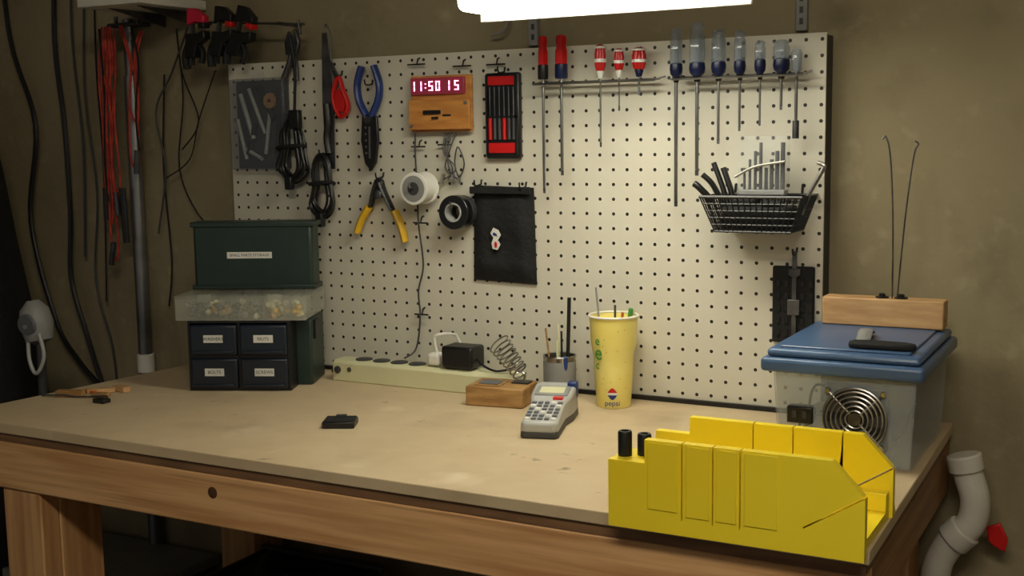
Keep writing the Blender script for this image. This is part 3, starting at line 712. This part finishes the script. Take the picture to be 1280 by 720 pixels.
# ---------------------------------------------------------------- wire basket with tools
s = Asm('black_wire_basket')
def rect(x0, x1, y0, y1, z, r=.0018): return tube([(x0, y0, z), (x1, y0, z), (x1, y1, z), (x0, y1, z)], r, 6, closed=True, smooth=False)
bt = (1.042, 1.204, -.105, -.012, .358); bb = (1.062, 1.184, -.090, -.016, .303)
g = [rect(bt[0], bt[1], bt[2], bt[3], bt[4], .0028), rect(bb[0], bb[1], bb[2], bb[3], bb[4], .002)]
for t in (.2, .4, .6, .8):
    q = [bb[i]+(bt[i]-bb[i])*t for i in range(5)]; g.append(rect(*q, .0013))
for i in range(17):
    u = i/16
    for a in (2, 3):
        g.append(cyl((bt[0]+(bt[1]-bt[0])*u, bt[a], bt[4]), (bb[0]+(bb[1]-bb[0])*u, bb[a], bb[4]), .0013, n=6))
    g.append(cyl((bb[0]+(bb[1]-bb[0])*u, bb[2], bb[4]), (bb[0]+(bb[1]-bb[0])*u, bb[3], bb[4]), .0013, n=6))
for i in range(1, 9):
    u = i/9
    for a in (0, 1):
        g.append(cyl((bt[a], bt[2]+(bt[3]-bt[2])*u, bt[4]), (bb[a], bb[2]+(bb[3]-bb[2])*u, bb[4]), .0013, n=6))
s.part('wires', g, 'black')
s.part('wall_hooks', [tube([(x, -.012, .358), (x, -.009, .372), (x, -.0062, .374)], .002, 6) for x in (1.07, 1.18)], 'black')
s.part('contents', [box(1.070, 1.178, -.084, -.024, .306, .342), box(1.08, 1.12, -.07, -.03, .342, .356), box(1.13, 1.17, -.08, -.069, .342, .352)], 'blackm', bevel=.005)
s.part('steel_handle', tube([(1.192, -.06, .33), (1.203, -.06, .36), (1.222, -.06, .395), (1.226, -.06, .405), (1.216, -.06, .410)], .0035, 8), 'steel')
s.part('black_tools', [tube([(1.07, -.06, .335), (1.050, -.065, .375), (1.034, -.07, .392)], .0065, 10, flat=.7), tube([(1.075, -.05, .33), (1.06, -.05, .375), (1.046, -.05, .410)], .006, 10, flat=.7),
                      tube([(1.085, -.05, .33), (1.074, -.05, .37), (1.062, -.05, .402)], .0065, 10, flat=.7), tube([(1.055, -.08, .35), (1.036, -.09, .372), (1.028, -.09, .378)], .0055, 10)], 'black')
s = Asm('drill_bit_index')
s.part('case', box(1.090, 1.168, -.066, -.040, .358, .452), 'clear', bevel=.003)
s.part('base', box(1.092, 1.166, -.064, -.042, .359, .368), 'grey', bevel=.002)
for k in range(8):
    x = 1.098+k*.0088; h = .39+.044*((k % 4)/3.0)*.9
    s.part('bit', cyl((x, -.052, .364), (x, -.052, h+.012), .0020+.0002*k, n=10), 'steeld')
s.part('band', tube([(1.088, -.068, .388), (1.12, -.069, .404), (1.168, -.068, .412)], .005, 8, flat=.4), 'white')

s = Asm('black_tool_holder_panel')
s.part('panel', box(1.134, 1.202, -.014, -.0055, .118, .243), 'blackm', bevel=.003)
s.part('slots', [box(1.142+.013*i, 1.148+.013*i, -.0165, -.0142, .130+.02*j, .140+.02*j) for i in range(5) if i != 2 for j in range(5)], 'black')
s.part('steel_rule', box(1.168, 1.175, -.020, -.0167, .120, .268), 'steeld')
s.part('jaws', [prism([(1.162, .240), (1.182, .240), (1.182, .230), (1.175, .226), (1.168, .226), (1.162, .230)], -.022, -.0165), box(1.161, 1.181, -.0225, -.0165, .165, .190)], 'steeld', bevel=.001)
hook(s, 1.172, .265)

# ---------------------------------------------------------------- pole and cords on the left
s = Asm('steel_support_pole')
px, py = -.292, .014
s.part('pole', cyl((px, py, .60), (px, py, -.9), .0145, n=28), 'pole')
s.part('upper_tube', cyl((px, py, .72), (px, py, .60), .011, n=28), 'pole')
s.part('top_plate', box(px-.045, px+.045, -.004, .036, .704, .712), 'dgrey', bevel=.002)
s.part('collar', cyl((px, py, -.01), (px, py, -.05), .019, n=28), 'white')
s.part('top_screws', [cyl((px-.035, py, .712), (px-.035, py, .728), .004), cyl((px+.03, py, .712), (px+.03, py, .727), .004)], 'steeld')
s = Asm('red_extension_cord')
rd = random.Random(11); g = []
for k in range(5):
    x = -.335+rd.uniform(-.015, .02); zb = [.20, .34, .44, .28, .50][k]
    w = .008+rd.random()*.012
    g.append(tube([(x, -.012, .705), (x-w, -.014, .60), (x-w*.6, -.016, (.70+zb)/2), (x-w*.8, -.016, zb+.05), (x, -.016, zb), (x+w*.8, -.018, zb+.05), (x+w*.3, -.018, (.68+zb)/2), (x+w, -.016, .62), (x+.01, -.012, .70)], .0024, 7, k=5))
for k in range(2):
    x = -.255+rd.uniform(-.01, .02); zb = [.40, .50][k]
    g.append(tube([(x-.03, -.010, .705), (x, -.014, .62), (x-.006, -.016, (.70+zb)/2), (x-.012, -.016, zb+.03), (x+.008, -.016, zb), (x+.014, -.016, zb+.06), (x+.012, -.012, .64), (x+.03, -.010, .69)], .0024, 7, k=5))
s.part('strands', g, 'redc')
s.part('dark_strands', [tube([(-.345, -.018, .70), (-.34, -.018, .55), (-.35, -.018, .42), (-.345, -.018, .33)], .0022, 7), tube([(-.25, -.018, .70), (-.235, -.018, .62), (-.25, -.018, .52), (-.245, -.018, .44)], .0022, 7)], 'blackm')
s.part('clips', [tube([(-.335, -.02, .24), (-.345, -.02, .19)], .006, 8, smooth=False), tube([(-.32, -.02, .35), (-.315, -.02, .30)], .006, 8, smooth=False), tube([(-.25, -.02, .44), (-.255, -.02, .39)], .006, 8, smooth=False)], 'steeld')
s.part('black_clips', [tube([(-.30, -.02, .36), (-.295, -.02, .24)], .007, 8, smooth=False), tube([(-.350, -.02, .36), (-.352, -.02, .29)], .006, 8, smooth=False)], 'black')
s = Asm('hanging_extension_cable')
for pts, r in [([(-.68, .01, 1.0), (-.66, .01, .70), (-.60, .015, .50), (-.63, .01, .28), (-.57, .012, .05), (-.50, .01, -.04), (-.44, .01, -.09)], .0055),
               ([(-.49, .015, 1.0), (-.52, .015, .70), (-.50, .01, .50), (-.50, .012, .30), (-.51, .012, .15), (-.47, .012, .02), (-.43, .012, -.09)], .0055),
               ([(-.40, .02, 1.0), (-.44, .02, .6), (-.42, .02, .35), (-.44, .02, .15), (-.40, .02, .0), (-.39, .02, -.12)], .0025),
               ([(-.38, .02, 1.0), (-.40, .02, .65), (-.395, .02, .40), (-.41, .02, .10)], .002),
               ([(-.20, .02, .60), (-.215, .02, .40), (-.205, .02, .20), (-.22, .02, .10)], .002),
               ([(-.10, -.01, .69), (-.17, .01, .60), (-.22, .01, .52), (-.20, .01, .40), (-.23, .01, .26)], .0022),
               ([(-.13, -.01, .69), (-.14, .01, .60), (-.10, .01, .50), (-.15, .01, .44)], .0016),
               ([(-.03, -.01, .60), (-.10, .01, .50), (-.13, .01, .42), (-.20, .01, .38)], .0014),
               ([(-.16, .02, .69), (-.15, .02, .55), (-.17, .02, .40), (-.12, .02, .30), (-.06, .02, .27)], .0016),
               ([(-.45, .02, 1.0), (-.47, .02, .7), (-.455, .02, .45), (-.47, .02, .2)], .003)]:
    s.part('cord', tube(pts, r, 8), 'black' if r > .004 else ('blackm' if r < .0021 else 'dgrey'))

# dark bag + gear at far left
s = Asm('black_equipment_bag')
bagp = [(.02, -.9), (.12, -.86), (.15, -.5), (.15, -.1), (.14, .08), (.115, .24), (.095, .40), (.07, .54), (.02, .62)]
s.part('bag', lathe(bagp, (-.665, -.150, 0), n=28, flute=5, fl=.12), 'fabric')
s.part('strap', tube([(-.62, -.235, .42), (-.595, -.262, .28), (-.570, -.27, .12), (-.55, -.275, -.1)], .010, 8, flat=.3), 'blackm')
s.part('coloured_piping', [tube([(-.60, -.215, .54), (-.585, -.235, .45), (-.575, -.245, .36)], .003, 6)], 'greenp')
s.part('pink_piping', [tube([(-.575, -.250, .36), (-.565, -.258, .27)], .0045, 6)], 'pink')
s = Asm('work_lamp_head')
lx, ly, lz = -.275, -.28, .04
s.part('shell', lathe([(.010, .02), (.026, .028), (.033, .06), (.028, .09), (.012, .108)], (lx, ly, lz), (-.15, 0, 1), n=28), 'grey')
s.part('lower_guard', tube([(lx-.012, ly-.02, lz+.04), (lx-.006, ly-.025, lz-.01), (lx+.012, ly-.025, lz-.035), (lx+.03, ly-.02, lz), (lx+.02, ly-.02, lz+.045)], .004, 10), 'lgrey')
s.part('neck', tube([(lx, ly, lz+.03), (lx-.002, ly, lz-.03), (lx-.004, ly, -.1), (lx-.004, ly, -.2), (lx-.004, ly, -.9)], .009, 12), 'dgrey')
s.part('lens', lathe([(.022, 0), (.020, .006)], (lx-.004, ly-.026, lz+.062), (.1, -1, -.1), n=24), 'mgrey')

# ---------------------------------------------------------------- things beneath the bench
s = Asm('grey_storage_bin')
s.part('tub', prism([(-.44, -.9), (-.14, -.9), (-.12, -.47), (-.46, -.47)], -.24, .01), 'dgrey', bevel=.006)
s.part('lid', box(-.475, -.105, -.255, .02, -.469, -.445), 'grey', bevel=.006)
s = Asm('black_plastic_crate')
s.part('walls', [box(.12, .40, -.40, -.39, -.695, -.36), box(.12, .40, -.10, -.09, -.695, -.36), box(.12, .13, -.39, -.10, -.695, -.36), box(.39, .40, -.39, -.10, -.695, -.36), box(.12, .40, -.40, -.09, -.699, -.69)], 'black', bevel=.002)
s.part('rim', [box(.112, .408, -.408, -.39, -.37, -.355), box(.112, .408, -.10, -.082, -.37, -.355)], 'dgrey', bevel=.002)
s.part('contents', tube([(.16, -.3, -.40), (.22, -.2, -.34), (.30, -.3, -.33), (.36, -.2, -.36)], .02, 10), 'blackm')
s = Asm('red_tool_box')
s.part('body', box(.44, .60, -.36, -.14, -.699, -.42), 'red', bevel=.006)
s.part('lid', box(.435, .605, -.365, -.135, -.419, -.38), 'orange', bevel=.006)
s.part('handle', tube([(.47, -.25, -.38), (.48, -.25, -.35), (.56, -.25, -.35), (.57, -.25, -.38)], .006, 8), 'black')
s = Asm('white_drain_pipe')
s.part('pipe', cyl((.72, .012, -.115), (.72, .012, -.699), .02, n=24), 'pvc')
s.part('collar', cyl((.72, .012, -.30), (.72, .012, -.34), .025, n=24), 'pvc', bevel=.002)
s = Asm('bench_power_cable')
s.part('cord', tube([(-.25, .02, -.15), (-.1, .02, -.22), (.05, .02, -.28), (.3, .02, -.29), (.5, .02, -.24)], .005, 8), 'black')

for a in ALL: a.done()

# ---------------------------------------------------------------- world + camera
w = bpy.data.worlds.new('world'); bpy.context.scene.world = w; w.use_nodes = True
w.node_tree.nodes['Background'].inputs[0].default_value = (.92, .88, .80, 1); w.node_tree.nodes['Background'].inputs[1].default_value = .17
bpy.context.scene.view_settings.view_transform = 'Standard'

yaw, pit, rol = -.4958, .1243, -.0149
F = V((math.sin(yaw)*math.cos(pit), math.cos(yaw)*math.cos(pit), -math.sin(pit)))
R = V((math.cos(yaw), -math.sin(yaw), 0)); U = R.cross(F)
R, U = R*math.cos(rol)+U*math.sin(rol), U*math.cos(rol)-R*math.sin(rol)
cam = bpy.data.cameras.new('camera'); co = bpy.data.objects.new('camera', cam); bpy.context.scene.collection.objects.link(co)
mw = Matrix((R, U, -F)).transposed().to_4x4(); mw.translation = V((1.6821, -1.9153, .4544+Z0))
co.matrix_world = mw
cam.sensor_width = 36; cam.lens = 1500/1280*36; cam.clip_start = .02
bpy.context.scene.camera = co
